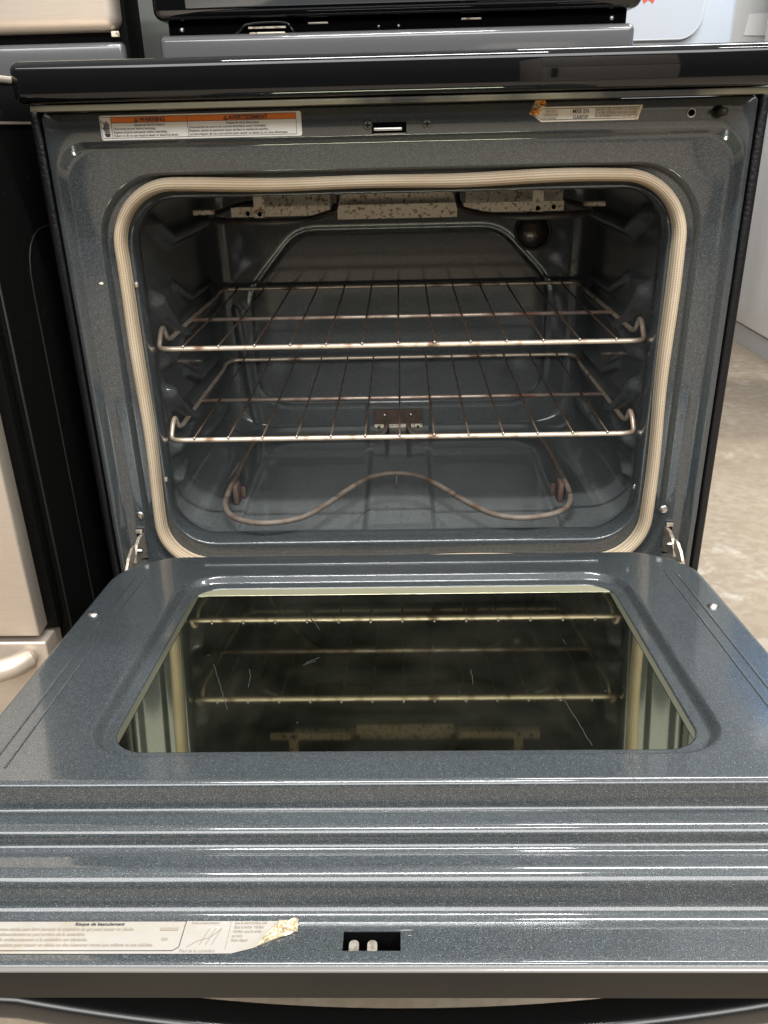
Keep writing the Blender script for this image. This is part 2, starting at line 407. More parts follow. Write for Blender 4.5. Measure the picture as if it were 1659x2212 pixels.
# --- back wall: rectangular sheet with the pressed eight-sided panel and terminal recess
oct_ = [(-.169, -.1725), (.165, -.1725), (.2515, -.262), (.2515, -.440), (.214, -.4735), (.075, -.4735), (-.085, -.4735), (-.218, -.4735), (-.2555, -.440), (-.2555, -.272), (-.169, -.1725)]
oct_ = [(v.x, v.y) for v in roundpath([Vector((a, b, 0)) for a, b in oct_[:-1]], .03, 4, True)]; oct_.append(oct_[0])
def back_e(x, z):
    e = -.0022*sstep(.0050, .0012, abs(dpoly((x, z), oct_)))
    d = min(x+.062, .052-x, z+.530, -.468-z)
    e -= -.004*sstep(-.003, .003, d)
    e += .006*sstep(.010, .0, dseg((x, z), (-.232, -.519), (-.075, -.519)))+.006*sstep(.010, .0, dseg((x, z), (.075, -.519), (.232, -.519)))
    e += .006*sstep(.012, .0, dseg((x, z), (-.280, -.30), (-.262, -.50)))
    return e
nx, nz = 200, 150; V = []; F = []
for j in range(nz+1):
    for i in range(nx+1):
        x = -.30+.60*i/nx; z = -.535+.465*j/nz
        V.append((x, .4815-back_e(x, z), z))
for j in range(nz):
    for i in range(nx):
        a = j*(nx+1)+i; F.append((a, a+nx+1, a+nx+2, a+1)[::-1])
mesh('cavity_back_panel', (V, F), M['cavity'], RNG)

# --- gasket: flattened woven tube with a slightly wandering line
def gasket():
    path = rr(-.3117, .3117, -.541, -.0733, (.062, .062, .066, .066), 70, 60, 16)
    n = len(path); prof = 14; V = []; F = []; UV = []; s = 0; Ls = []
    for i, (x, z) in enumerate(path):
        a = path[i-1]; b = path[(i+1) % n]; tx, tz = b[0]-a[0], b[1]-a[1]; d = math.hypot(tx, tz); nxx, nzz = tz/d, -tx/d
        if i: s += math.hypot(x-a[0], z-a[1])
        Ls.append(s)
        wob = .0011*math.sin(s*13)+.0009*math.sin(s*29+1); wid = .0070*(1+.05*math.sin(s*21+2)); x += nxx*wob; z += nzz*wob
        for k in range(prof):
            q = PI*k/(prof-1); u = -math.cos(q); h = abs(math.sin(q))**.6
            V.append((x+nxx*u*wid, .0205-h*(.0165+.001*math.sin(s*17)), z+nzz*u*wid))
    for i in range(n):
        j = (i+1) % n
        for k in range(prof-1):
            F.append((i*prof+k, j*prof+k, j*prof+k+1, i*prof+k+1))
            s0 = Ls[i]*1000; s1 = Ls[j]*1000 if j else Ls[i]*1000+8; c0 = k/(prof-1); c1 = (k+1)/(prof-1)
            UV += [(s0, c0), (s1, c0), (s1, c1), (s0, c1)]
    o = mesh('door_gasket', (V, F), M['gasket'], RNG)
    ul = o.data.uv_layers.new(name='UVMap')
    for i, c in enumerate(UV): ul.data[i].uv = c
gasket()

# --- cooktop slab and body
mesh('cooktop', box(-.3775, .3795, -.047, .56, .0085, .0460, .009, 5), M['black'], RNG, smooth='auto')
mesh('top_flange', box(-.366, .366, -.036, .012, .0015, .0075, .001, 2), M['olive'], RNG, smooth='auto')
for s in (-1, 1):
    a, b = sorted((s*.3735, s*.3845))
    o = mesh('side_panel', box(a, b, .004, .60, -.84, .0045, .0035, 3), M['blackwrinkle'], RNG, smooth='auto')
    a, b = sorted((s*.3708, s*.3732))
    mesh('gap_shade_strip', box(a, b, .014, .40, -.80, -.002), M['deep'], RNG, smooth=False)  # black filler paints the shade in the gap beside the frame
    for z in (-.17, -.455):
        a, b = sorted((s*.3706, s*.3722))
        mesh('edge_tab', box(a, b, .006, .016, z-.03, z), M['enamel'], RNG, smooth=False)
mesh('body_shell', box(-.366, .366, .06, .60, -.84, .008), M['deep'], RNG, smooth=False) if False else None
V, F = join(box(-.3705, .3705, .59, .60, -.84, .008), box(-.3705, .3705, .05, .59, -.84, -.56))
mesh('body_shell', (V, F), M['satin'], RNG, smooth=False)
mesh('storage_drawer', box(-.375, .375, -.030, .045, -.825, -.615, .006, 3), M['black'], RNG, smooth='auto')

# --- backguard
bgd = mesh('backguard', box(-.3845, .3845, .560, .66, .140, .44, .014, 4), M['black'], RNG, smooth='auto')
mesh('display_panel', box(-.33, .352, .556, .562, .1545, .40, .002, 2), mat('charcoal_glass', (.055, .058, .062), .18, 0, .8), bgd, smooth='auto')
mesh('vent_recess', box(-.366, .366, .585, .600, .10, .146), M['deep'], RNG, smooth=False)
lower = mesh('backguard_apron', box(-.3785, .3765, .560, .60, .0475, .1195, .010, 4), mat('black_enamel_grey_reflection', (.10, .10, .105), .16, 0, 1), RNG, smooth='auto')  # grey base paints the room's reflection into glossy black
for xx in (-.345, .343): mesh('bolt', disc_dome(xx, .1288, 0, lambda a, b, c: (a, .585-c, b), .0042, .003), M['screw'], RNG)
for xx in (-.125, .12): mesh('vent_slot', box(xx-.016, xx+.016, .583, .5845, .1315, .1345, .0006, 2), M['hinge'], RNG, smooth='auto')
for xx in (-.028, .004): mesh('bolt', disc_dome(xx, .1262, 0, lambda a, b, c: (a, .585-c, b), .0028, .003), M['screw'], RNG)
vp = cr([(-.265, .578, .116), (-.250, .576, .1245), (-.235, .575, .1335), (-.18, .575, .1345), (-.168, .576, .126), (-.160, .578, .116)], 6)
vo = mesh('vent_outlet', tube(vp, .0022, 8), M['black'], RNG)
mesh('vent_lip', box(-.236, -.176, .574, .5765, .1265, .1292), M['hinge'], vo, smooth=False)
mesh('vent_lip', box(-.234, -.178, .572, .5745, .1195, .1212), M['galv'], vo, smooth=False)

# --- broil element and its plates
be = mesh('broil_element', tube(roundpath([(-.083, .262, -.104), (-.083, .235, -.110), (-.085, .215, -.121), (-.110, .130, -.1225), (-.150, .108, -.1225), (-.205, .125, -.1225), (-.240, .165, -.1225), (-.250, .22, -.1225), (-.235, .40, -.1225), (-.15, .44, -.1225), (.15, .44, -.1225), (.235, .40, -.1225), (.250, .20, -.1225), (.238, .150, -.1225), (.205, .120, -.1225), (.150, .108, -.1225), (.108, .140, -.1225), (.082, .215, -.121), (.080, .235, -.110), (.080, .262, -.104)], .03, 5), .0042, 10), M['broil'], RNG)
mesh('heat_shield', box(-.083, .080, .2485, .2505, -.1340, -.1155), M['galv'], be, smooth=False)
mesh('heat_shield', box(-.190, .226, .268, .270, -.1170, -.0980), M['galv'], be, smooth=False)
for a, b, z in ((-.226, -.092, -.1270), (.088, .222, -.1275)):
    mesh('support_plate', box(a, b, .235, .237, z, z+.0125), M['galv'], be, smooth=False)
for xx in (-.187, .187):
    st_ = mesh('hanger_strap', box(xx-.0075, xx+.0075, .2325, .2345, -.128, -.080, .0004), M['galv'], be, smooth=False)
for xx, z in ((-.187, -.1235), (.187, -.1235), (-.203, -.1225), (.208, -.1225)):
    mesh('rivet', disc_dome(xx, z, 0, lambda a, b, c: (a, .232-c, b), .0030, .001), M['deep'], be)
for s in (-1, 1):
    mesh('clip', box(s*.25-.013, s*.25+.013, .170, .182, -.1175, -.1115, .001), M['galv'], be, smooth='auto')
    mesh('clip', box(s*.086-.004, s*.086+.004, .225, .24, -.114, -.088, .001), M['broil'], be, smooth='auto')

# --- oven lamp cover on the back wall
lc = mesh('oven_lamp_cover', disc_dome(.219, -.181, 0, lambda a, b, c: (a, .480-c, b), .026, .016, 28, 6), rusty('smoked_lamp_cover', (.10, .09, .08), (.12, .07, .04), .45, .7, .2, .4, 60), RNG)
mesh('lamp_ring', tube([(.219+.028*math.cos(2*PI*k/30), .478, -.181+.028*math.sin(2*PI*k/30)) for k in range(30)], .0028, 8, True), M['broil'], lc)

# --- bake element
left = [(-.0262, .405, -.482), (-.0262, .392, -.484), (-.034, .382, -.4925), (-.06, .378, -.494), (-.2, .375, -.493), (-.236, .362, -.491), (-.2455, .325, -.490), (-.2475, .20, -.490), (-.2485, .135, -.490), (-.243, .085, -.490), (-.222, .048, -.490), (-.182, .032, -.490), (-.135, .047, -.490), (-.105, .088, -.490), (-.078, .138, -.490), (-.047, .185, -.490), (-.008, .200, -.490)]
right = [(.012, .405, -.482), (.012, .392, -.484), (.020, .382, -.4925), (.05, .378, -.494), (.19, .372, -.493), (.222, .350, -.491), (.231, .31, -.490), (.234, .20, -.490), (.2345, .130, -.490), (.228, .085, -.490), (.205, .052, -.490), (.160, .038, -.490), (.122, .050, -.490), (.088, .092, -.490), (.060, .138, -.490), (.030, .182, -.490)]
bk = mesh('bake_element', tube(cr(left+right[::-1], 6), .0040, 10), M['bake'], RNG)
mesh('terminal_cover', box(-.0490, .0370, .4715, .4745, -.5055, -.4785), M['brown'], bk, smooth=False)
mesh('terminal_plate', box(-.0490, .0372, .4700, .4735, -.5280, -.5057), M['galv'], bk, smooth=False)
for xx, z in ((-.030, -.4885), (.0165, -.488)): mesh('rivet', disc_dome(xx, z, 0, lambda a, b, c: (a, .4712-c, b), .0036, .003), M['screw'], bk)
for xx in (-.041, .029): mesh('rivet_hole', disc_dome(xx, -.5105, 0, lambda a, b, c: (a, .4698-c, b), .0022, .0004), M['deep'], bk)
for xx in (-.0262, .012): mesh('terminal_stub', tube([(xx, .470, -.512), (xx, .445, -.508), (xx, .42, -.496), (xx, .402, -.484)], .0042, 10), M['broil'], bk)
mesh('support_pin', tube([(-.008, .200, -.488), (-.008, .196, -.5125)], .0011, 8), M['bake'], bk)
for xx, yy in ((-.2400, .155), (.2260, .150)):
    mesh('support_bracket', box(xx-.004, xx+.004, yy-.014, yy+.012, -.5125, -.484, .0025, 2), M['brown'], bk, smooth='auto')
    mesh('support_clip', box(xx-.010, xx+.010, yy+.010, yy+.013, -.512, -.494, .001), M['brown'], bk, smooth='auto')

# --- frame furniture: label plane is the frame face (a = x, b = z, out = toward the viewer)
def TF(a, b, c): return (a, -c, b)
def oven_screw(name, x, z, y0, r, parent, m_=None, phil=False):
    o = mesh(name, disc_dome(x, z, 0, lambda a, b, c: (a, y0-c, b), r, r*.35, 24, 5), m_ or M['screw'], parent)
    if phil:
        V, F = join(box(x-r*.6, x+r*.6, y0-r*.37, y0-r*.30, z-r*.11, z+r*.11), box(x-r*.11, x+r*.11, y0-r*.375, y0-r*.305, z-r*.6, z+r*.6))
        mesh('cross_slot', (V, F), M['deep'], o, smooth=False)
    return o
M['enscrew'] = mat('enamelled_screw', (.10, .10, .09), .4, .5)
oven_screw('screw', -.0296, -.0178, 0, .0052, RNG, M['enscrew'], True)
oven_screw('screw', .0320, -.0178, 0, .0052, RNG, M['enscrew'], True)
oven_screw('screw', -.3370, -.4665, .0108, .0052, RNG)
oven_screw('screw', .3315, -.4680, .0108, .0055, RNG)
# latch: dark slot with a bright steel tongue
ls = mesh('latch_slot', box(-.0255, .0105, -.0004, .003, -.0265, -.0155), M['deep'], RNG, smooth=False)
mesh('latch_tongue', box(-.0235, .0060, -.0060, -.0008, -.0235, -.0205, .001, 2), M['screw'], ls, smooth='auto')
mesh('latch_lip', box(-.0240, .0100, -.0020, -.0006, -.0272, -.0256, .0005, 1), M['screw'], ls, smooth='auto')
pin = mesh('door_switch_pin', tube([(.3300, .002, -.0135), (.3300, -.020, -.0135)], .0042, 16), M['satin'], RNG)
mesh('pin_collar', tube([(.3300+.0052*math.cos(2*PI*k/20), -.001, -.0135+.0052*math.sin(2*PI*k/20)) for k in range(20)], .0013, 8, True), M['satin'], pin)
hl = mesh('screw_hole', disc_dome(.3035, -.0137, 0, lambda a, b, c: (a, -.0003-c, b), .0036, .0002), M['deep'], RNG)
mesh('hole_rim', tube([(.3035+.0040*math.cos(2*PI*k/20), -.0003, -.0137+.0040*math.sin(2*PI*k/20)) for k in range(20)], .0008, 6, True), M['screw'], hl)
oven_screw('screw', .3005, -.4470, .034, .0050, RNG)
# chips in the enamel and the gasket clips
def chip(x, z, y, r, m_):
    n = 9; V = [(x, y-.0004, z)]
    for k in range(n): q = 2*PI*k/n; d = r*(.6+.6*random.random()); V.append((x+d*1.3*math.cos(q), y-.0003, z+d*.7*math.sin(q)))
    mesh('enamel_chip', (V, [(0, 1+k, 1+(k+1) % n) for k in range(n)]), m_, RNG, smooth=False)
chip(-.3385, -.1745, .0106, .0026, M['galv']); chip(.3395, -.158, .0106, .0022, M['brown']); chip(.3385, -.345, .0106, .002, M['brown'])
for x, z in ((-.3015, -.178), (-.2995, -.420)):
    mesh('gasket_clip', box(x-.0015, x+.0025, .016, .021, z-.003, z+.003, .0012), M['hinge'], RNG, smooth='auto')

# --- warning label (orange headers)
def line(a, b, w, T, l): return stroke_vf([a, b], w, T, l)
X0, X1, Z0, Z1 = -.3095, -.0985, -.0262, -.0028
pc = []
pts = [(p[0], p[1]) for p in rr(X0, X1, Z0, Z1, .0022, 2, 2, 4)]
pc.append((poly_vf(pts, TF, .0004), 0))
mid = -.2175; hx = -.2975; hz = Z1-.0072
pc.append((rect_vf(hx, mid-.0002, hz, Z1-.0018, TF, .0006), 1)); pc.append((rect_vf(mid+.0002, X1-.0055, hz, Z1-.0018, TF, .0006), 1))
for a, b in (((X0+.0012, Z1-.0016), (X1-.0055, Z1-.0016)), ((X0+.0012, Z0+.0018), (X1-.0055, Z0+.0018)), ((hx, hz), (X1-.0055, hz)), ((hx, Z0+.0018), (hx, Z1-.0018)), ((mid, Z0+.0018), (mid, Z1-.0018)), ((X1-.0055, Z0+.0018), (X1-.0055, Z1-.0016)), ((X0+.0012, Z0+.0018), (X0+.0012, Z1-.0016))):
    pc.append((line(a, b, .0004, TF, .0008), 2))
def tri(cx, cz, s):
    pc.append((poly_vf([(cx-s*.6, cz-s*.1), (cx+s*.6, cz-s*.1), (cx, cz+s)], TF, .0009), 2))
    pc.append((poly_vf([(cx-s*.08, cz+.1*s), (cx+s*.08, cz+.1*s), (cx+s*.1, cz+s*.62), (cx-s*.1, cz+s*.62)], TF, .0011), 1))
tri(-.2710, hz+.0010, .0042); pc.append((text_vf('WARNING', .0056, -.2675, hz+.0009, TF, .0009, True), 2))
tri(-.1775, hz+.0010, .0042); pc.append((text_vf('AVERTISSEMENT', .0056, -.1740, hz+.0009, TF, .0009, True), 2))
ts = .0033
pc.append((text_vf('Electrical Shock Hazard', ts, -.2575, hz-.0032, TF, .0009, align='CENTER'), 2))
for i, s in enumerate(('Disconnect power before servicing.', 'Replace all parts and panels before operating.', 'Failure to do so can result in death or electrical shock.')):
    pc.append((text_vf(s, ts, hx+.0015, hz-.0066-.0033*i, TF, .0009, sx=.93), 2))
pc.append((text_vf('Risque de choc électrique', ts, -.160, hz-.0032, TF, .0009, align='CENTER'), 2))
for i, s in enumerate(("Déconnecter la source de courant électrique avant l'entretien.", 'Replacer pièces et panneaux avant de faire la remise en marche.', 'Le non-respect de ces instructions peut causer un décès ou un choc électrique.')):
    pc.append((text_vf(s, ts, mid+.0012, hz-.0066-.0033*i, TF, .0009, sx=.97), 2))
# hand and spark pictogram
hx0, hz0 = -.3025, -.0205
pc.append((poly_vf([(hx0-.0022, hz0-.0026), (hx0+.0022, hz0-.0026), (hx0+.0030, hz0+.0006), (hx0-.0032, hz0+.0006)], TF, .0009), 2))
pc.append((poly_vf([(hx0-.0028, hz0+.0010), (hx0+.0026, hz0+.0010), (hx0+.0028, hz0+.0060), (hx0-.0024, hz0+.0058)], TF, .0009), 2))
for i, (dx, hh) in enumerate(((-.0022, .0102), (-.0008, .0118), (.0006, .0120), (.0021, .0106))): pc.append((stroke_vf([(hx0+dx, hz0+.005), (hx0+dx-.0002, hz0+hh)], .0009, TF, .0010), 2))
pc.append((stroke_vf([(hx0-.0024, hz0+.003), (hx0-.0044, hz0+.0062)], .0009, TF, .0010), 2))
pc.append((stroke_vf([(-.3078, hz0+.0125), (-.3055, hz0+.0108), (-.3048, hz0+.0080), (-.3062, hz0+.0060), (-.3050, hz0+.0048)], .0006, TF, .0010), 2))
for i in range(4): pc.append((stroke_vf([(hx0-.0016+.0014*i, hz0+.0012), (hx0-.0015+.0014*i, hz0+.0052)], .0003, TF, .0012), 0))
printed('warning_label', pc, [M['label2'], M['orange'], M['ink']], RNG, label='white warning label with two orange headers on the oven frame')

# --- torn foil caution label at the right
A0, A1, C0, C1 = .144, .253, -.0190, -.0052
pc = [(poly_vf([(A0+.006, C0), (A1-.004, C0+.0002), (A1-.0002, C1), (A0-.002, C1+.0003), (A0-.005, C1-.006)], TF, .0004), 0)]
pc.append((line((A0+.002, C1-.0016), (A1-.0018, C1-.0018), .0005, TF, .0008), 2)); pc.append((line((A0+.006, C0+.0018), (A1-.006, C0+.0018), .0005, TF, .0008), 2))
pc.append((line((A0-.003, C1-.007), (A0+.0065, C0+.0018), .0005, TF, .0008), 2))
for i, s in enumerate(('PAN, POTS,', 'UTENSILS AND', 'PLACE BEFORE')): pc.append((text_vf(s, .0034, A0+.010-.002*i, C1-.0052-.0034*i, TF, .0008, sx=.66), 3))
pc.append((text_vf('MISE EN', .0056, A0+.0375, C1-.0064, TF, .0009, sx=.86), 2)); pc.append((text_vf('GARDE:', .0056, A0+.0380, C1-.0122, TF, .0009, sx=.86), 2))
for i, s in enumerate(('ENLEVER LE GRIL-LÈCHEFRITE, LES CONTENA', "ET AUTRES USTENSILES AINSI QUE L'EXCÉDE", "DES DÉVERSEMENTS AVANT L'AUTONETTOY")):
    pc.append((text_vf(s, .0031, A0+.0610-.0002*i, C1-.0045-.0030*i, TF, .0009, True, sx=.68), 3))
pc.append((poly_vf([(A1-.0065, C0+.0004), (A1-.0040, C0+.0002), (A1-.0002, C1), (A1-.0030, C1-.0012)], TF, .0013), 4))
lab2 = printed('caution_label', pc, [M['foil'], M['orange'], M['ink'], M['inkfade'], M['foilgold']], RNG, label='torn foil label reading MISE EN GARDE with a curled amber end')
def crumple(name, outline, T, amp, m_, parent, n=7, seed=1):
    rnd = random.Random(seed); cx = sum(p[0] for p in outline)/len(outline); cy = sum(p[1] for p in outline)/len(outline)
    V = [T(cx, cy, amp)]; k = len(outline)
    for r_ in range(1, n+1):
        for (x, y) in outline:
            t = r_/n; h = (rnd.random()*amp if r_ < n else .0006)+.0005
            V.append(T(cx+(x-cx)*t+rnd.uniform(-1, 1)*amp*.15, cy+(y-cy)*t+rnd.uniform(-1, 1)*amp*.15, h))
    F = [(0, 1+i, 1+(i+1) % k) for i in range(k)]
    for r_ in range(n-1):
        for i in range(k): F.append((1+r_*k+i, 1+(r_+1)*k+i, 1+(r_+1)*k+(i+1) % k, 1+r_*k+(i+1) % k))
    return mesh(name, (V, F), m_, parent, smooth=False)
ol = lambda pts, m_=4: [(pts[i][0]+(pts[(i+1) % len(pts)][0]-pts[i][0])*j/m_, pts[i][1]+(pts[(i+1) % len(pts)][1]-pts[i][1])*j/m_) for i in range(len(pts)) for j in range(m_)]
crumple('curled_foil', ol([(A0-.007, C1-.006), (A0+.001, C1-.0085), (A0+.0075, C1-.001), (A0+.0085, C1+.0055), (A0-.001, C1+.0060)]), TF, .0035, M['foilgold'], lab2, 4, 3)
crumple('amber_glue', ol([(A0-.0070, C1-.0062), (A0+.0022, C1-.0075), (A0+.0030, C1-.0018), (A0-.0040, C1-.0010)]), lambda a, b, c: TF(a, b, c+.0032), .0022, M['amber'], lab2, 3, 4)
crumple('amber_glue', ol([(A0-.0005, C1+.0058), (A0+.0015, C1+.0008), (A0+.0092, C1+.0010), (A0+.0088, C1+.0068)]), lambda a, b, c: TF(a, b, c+.0030), .0022, M['amber'], lab2, 3, 5)

# ================================================================== the door (local: u across, t from hinge toward the viewer, h up from its plane)
DL = .106
def D(u, t, h): return (u, -.03-t*math.cos(DL)+h*math.sin(DL), -.546+t*math.sin(DL)+h*math.cos(DL))
HB = .049
def liner_h(u, t, h):
    f = sstep(.10, .16, t)
    return h
rings = []
def dr(x, t0, t1, r, h):
    rr_ = rr(-x, x, t0, t1, r, 50, 50, 14)
    rings.append([D(a, b, liner_h(a, b, h)) for a, b in rr_])
dr(.2340, .1060, .4200, .030, .0380); dr(.2340, .1060, .4200, .030, .0396); dr(.2347, .1053, .4207, .031, .0402)
for k in range(15):
    t = k/14; e = sstep(.52, .97, t)
    dr(.2347+.0175*t, .1053-.0193*t, .4207+.0178*t, .031+.014*t, .0403+.0003*t+.0084*e)
for k in range(1, 41):
    t = k/40; dr(.2522+(.3340-.2522)*t, .086+(.030-.086)*t, .4385+(.4660-.4385)*t, (.045+.028*t, .045+.028*t, .045-.025*t, .045-.025*t), HB)
for k in range(1, 7):
    q = PI/2*k/6; dr(.3340+.0045*math.sin(q), .030-.0045*math.sin(q), .4660+.0050*math.sin(q), (.073, .073, .022, .022), HB-.0040*(1-math.cos(q)))
dr(.3392, .0245, .4722, (.074, .074, .026, .026), .0370); dr(.3398, .0238, .4734, (.074, .074, .026, .026), .0305); dr(.3402, .0236, .4744, (.074, .074, .026, .026), .0282); dr(.3405, .0235, .4755, (.074, .074, .026, .026), .0275)
door = mesh('oven_door', loft(rings), M['enamel'], RNG)
# stepped near end of the liner, swept across the door, with the latch hole left open
prof = roundpath([Vector((a, b, 0)) for a, b in ((.4745, .0275), (.4945, .0275), (.4968, .0135), (.5232, .0135), (.5288, -.0125), (.5695, -.0130), (.5720, -.0155), (.5723, -.023))],
                 [0, .0080, .0060, .0100, .0090, .0045, .0012, 0], 8)
prof = [(v.x, v.y) for v in prof]
lt0, lt1, lx0, lx1 = .5453, .5605, -.0405, -.0030
pp = []
for i, (a, b) in enumerate(prof):
    if i:
        a0, b0 = prof[i-1]
        for c in (lt0, lt1):
            if a0 < c < a and b0 < -.005: pp.append((c, b0+(b-b0)*(c-a0)/(a-a0)))
    pp.append((a, b))
pp = sorted(set(pp), key=lambda p: (p[0]-p[1]*.3)) if False else pp
us = [-.3405, -.338, -.2, lx0, lx1, .2, .338, .3405]
V = []; F = []
for a, b in pp:
    for u in us: V.append(D(u, a, b))
nu = len(us)
for i in range(len(pp)-1):
    for j in range(nu-1):
        if us[j] == lx0 and pp[i][0] >= lt0-1e-6 and pp[i+1][0] <= lt1+1e-6: continue
        F.append((i*nu+j, i*nu+j+1, (i+1)*nu+j+1, (i+1)*nu+j))
mesh('stepped_liner_edge', (V, F), M['enamel'], door)
lt = mesh('latch_receiver', (lambda B: (B[0], B[1]))(join(
    box(lx0-.002, lx1+.002, lt0-.001, lt1+.001, -.0295, -.0280, T=D), box(lx0-.002, lx0, lt0-.001, lt1+.001, -.028, -.0132, T=D),
    box(lx1, lx1+.002, lt0-.001, lt1+.001, -.028, -.0132, T=D), box(lx0, lx1, lt0-.002, lt0, -.028, -.0132, T=D), box(lx0, lx1, lt1, lt1+.002, -.028, -.0132, T=D))), M['deep'], door, smooth=False)
for uu in (-.0335, -.0215):
    pts = [(uu-.0032, lt1+.0004)]+[(uu+.0032*math.cos(PI-PI*k/8), lt1-.0085+.0-(.0032*math.sin(PI*k/8))) for k in range(9)]+[(uu+.0032, lt1+.0004)]
    V = [D(a, b, -.0160) for a, b in pts]+[D(a, b, -.0176) for a, b in pts]; n = len(pts)
    F = [tuple(range(n))]+[(i, (i+1) % n, (i+1) % n+n, i+n) for i in range(n)]
    mesh('latch_tab', (V, F), M['tab'], lt, smooth=False)
mesh('slot_rim', join(box(lx0-.0005, lx1+.008, lt0-.0014, lt0-.0002, -.0134, -.0119, .0004, T=D), box(lx1+.0010, lx1+.0068, lt0+.0030, lt0+.0040, -.0134, -.0121, .0003, T=D)), M['enamel'], door, smooth='auto')
# outer pan, trim edge and side skirts
mesh('outer_skin', join(box(-.3440, .3440, .030, .5710, -.0355, -.0320, .001, T=D), box(-.372, .372, .5724, .5755, -.0360, -.0150, .0009, 2, T=D)), M['satin'], door, smooth='auto')
for s in (-1, 1):
    a, b = sorted((s*.3402, s*.3440)); mesh('side_skirt', box(a, b, .060, .4740, -.0320, .0260, .001, T=D), M['enamel'], door, smooth='auto')
mesh('edge_trim', box(-.345, .345, .5712, .5750, -.0162, -.0140, .0009, 2, T=D), mat('pale_edge_enamel', (.20, .19, .18), .3, .2, .5), door, smooth='auto')  # paler strip along the near lip
# hinge flanges outside the rounded corners
for s in (-1, 1):
    a, b = sorted((s*.262, s*.3340)); fl = mesh('hinge_flange', box(a, b, .053, .150, .0400, .0442, .0015, 2, T=D), M['enamel'], door, smooth='auto')
    sl = box(s*.3225-.0032, s*.3225+.0032, .058, .108, .0438, .0463, .0012, T=D)
    mesh('hinge_slot', sl, M['deep'], door, smooth='auto')
mesh('stiffening_rib', box(-.238, .232, .0390, .0585, .0470, .0510, .0018, 3, T=D), M['enamel'], door, smooth='auto')
for s in (-1, 1):
    for q in (.2992, .3108):
        mesh('pressed_groove', box(s*q-.0011, s*q+.0011, .085+.35*(q-.299), .452, .0480, .0499, .0008, 2, T=D), M['enamel'], door, smooth='auto')
# window glass
mesh('window_glass', box(-.245, .245, .092, .432, .0350, .0387, T=D), M['glass'], door, smooth=False)
sg = mesh('window_spacer', box(-.230, .230, .100, .1235, .0389, .0395, .0002, 1, T=D), M['spacer'], door, smooth='auto')
mesh('spacer_line', box(-.222, .222, .1240, .1250, .0389, .0392, T=D), M['deep'], sg, smooth=False)
for s in (-1, 1):
    a, b = sorted((s*.2290, s*.2375)); mesh('window_spacer', box(a, b, .1255, .425, .0389, .0392, T=D), M['spacerdark'], door, smooth=False)
for u, t in ((-.3242, .1877), (.3208, .1843)):
    o = mesh('screw', disc_dome(u, t, .0490, D, .0058, .0032, 24, 5), M['screw'], door)
# scratches and dried marks on the glass
dust = mat('dried_mark', (.03, .03, .024), .7)
SCR = [[(-0.1509, 0.3569), (-0.157, 0.3404), (-0.1626, 0.3248), (-0.1707, 0.3019), (-0.1796, 0.2785)], [(-0.1441, 0.2879), (-0.1406, 0.3007), (-0.1397, 0.3107), (-0.1387, 0.3212)], [(0.1296, 0.3378), (0.1337, 0.3462), (0.139, 0.3477), (0.1413, 0.3666), (0.1437, 0.3831), (0.1458, 0.4003), (0.1479, 0.4129)], [(0.0624, 0.2923), (0.0624, 0.3041), (0.0624, 0.3188)], [(0.0291, 0.2456), (0.0307, 0.2616)], [(0.1574, 0.2337), (0.1584, 0.2453)], [(-0.0923, 0.2774), (-0.0801, 0.2668)], [(-0.094, 0.2818), (-0.0829, 0.274)], [(-0.0994, 0.1756), (-0.0855, 0.2083)]]
def wig(l, sd):
    q = random.Random(sd); o = []
    for a, b in zip(l[:-1], l[1:]):
        for k in range(5): o.append((a[0]+(b[0]-a[0])*k/5+q.uniform(-1, 1)*.0006, a[1]+(b[1]-a[1])*k/5+q.uniform(-1, 1)*.0006))
    return o+[l[-1]]
for i, l in enumerate(SCR):
    mesh('scratch', stroke_vf(wig(l, i), .00045 if i < 6 else .0009, D, .0391), dust, door, smooth=False)
rnd = random.Random(5)
for i in range(9):
    u, t = rnd.uniform(-.2, .2), rnd.uniform(.14, .4); w_ = rnd.uniform(.0004, .0009)
    mesh('speck', ([D(u+w_*math.cos(k*1.26), t+w_*math.sin(k*1.26), .0391) for k in range(5)], [(0, 1, 2, 3, 4)]), dust, door, smooth=False)
# handle: bowed gloss bar hanging under the door edge
hp = []
for i in range(41):
    x = -.36+.72*i/40; hp.append((x, .562, -.0700+.50*(x+.004)**2-.010))
V = []; F = []; sec = roundpath([Vector((a, b, 0)) for a, b in ((-.012, -.010), (.012, -.010), (.012, .010), (-.012, .010))], .007, 5, True)
for x, t, h in hp:
    for v in sec: V.append(D(x, t+v.x, min(h, -.048)+v.y))
n = len(sec)
for i in range(len(hp)-1):
    for k in range(n): F.append((i*n+k, (i+1)*n+k, (i+1)*n+(k+1) % n, i*n+(k+1) % n))
F += [tuple(range(n)), tuple(range((len(hp)-1)*n, len(hp)*n))[::-1]]
mesh('door_handle', (V, F), mat('satin_gloss_handle', (.006, .006, .006), .3, 0, .35, .14), door)

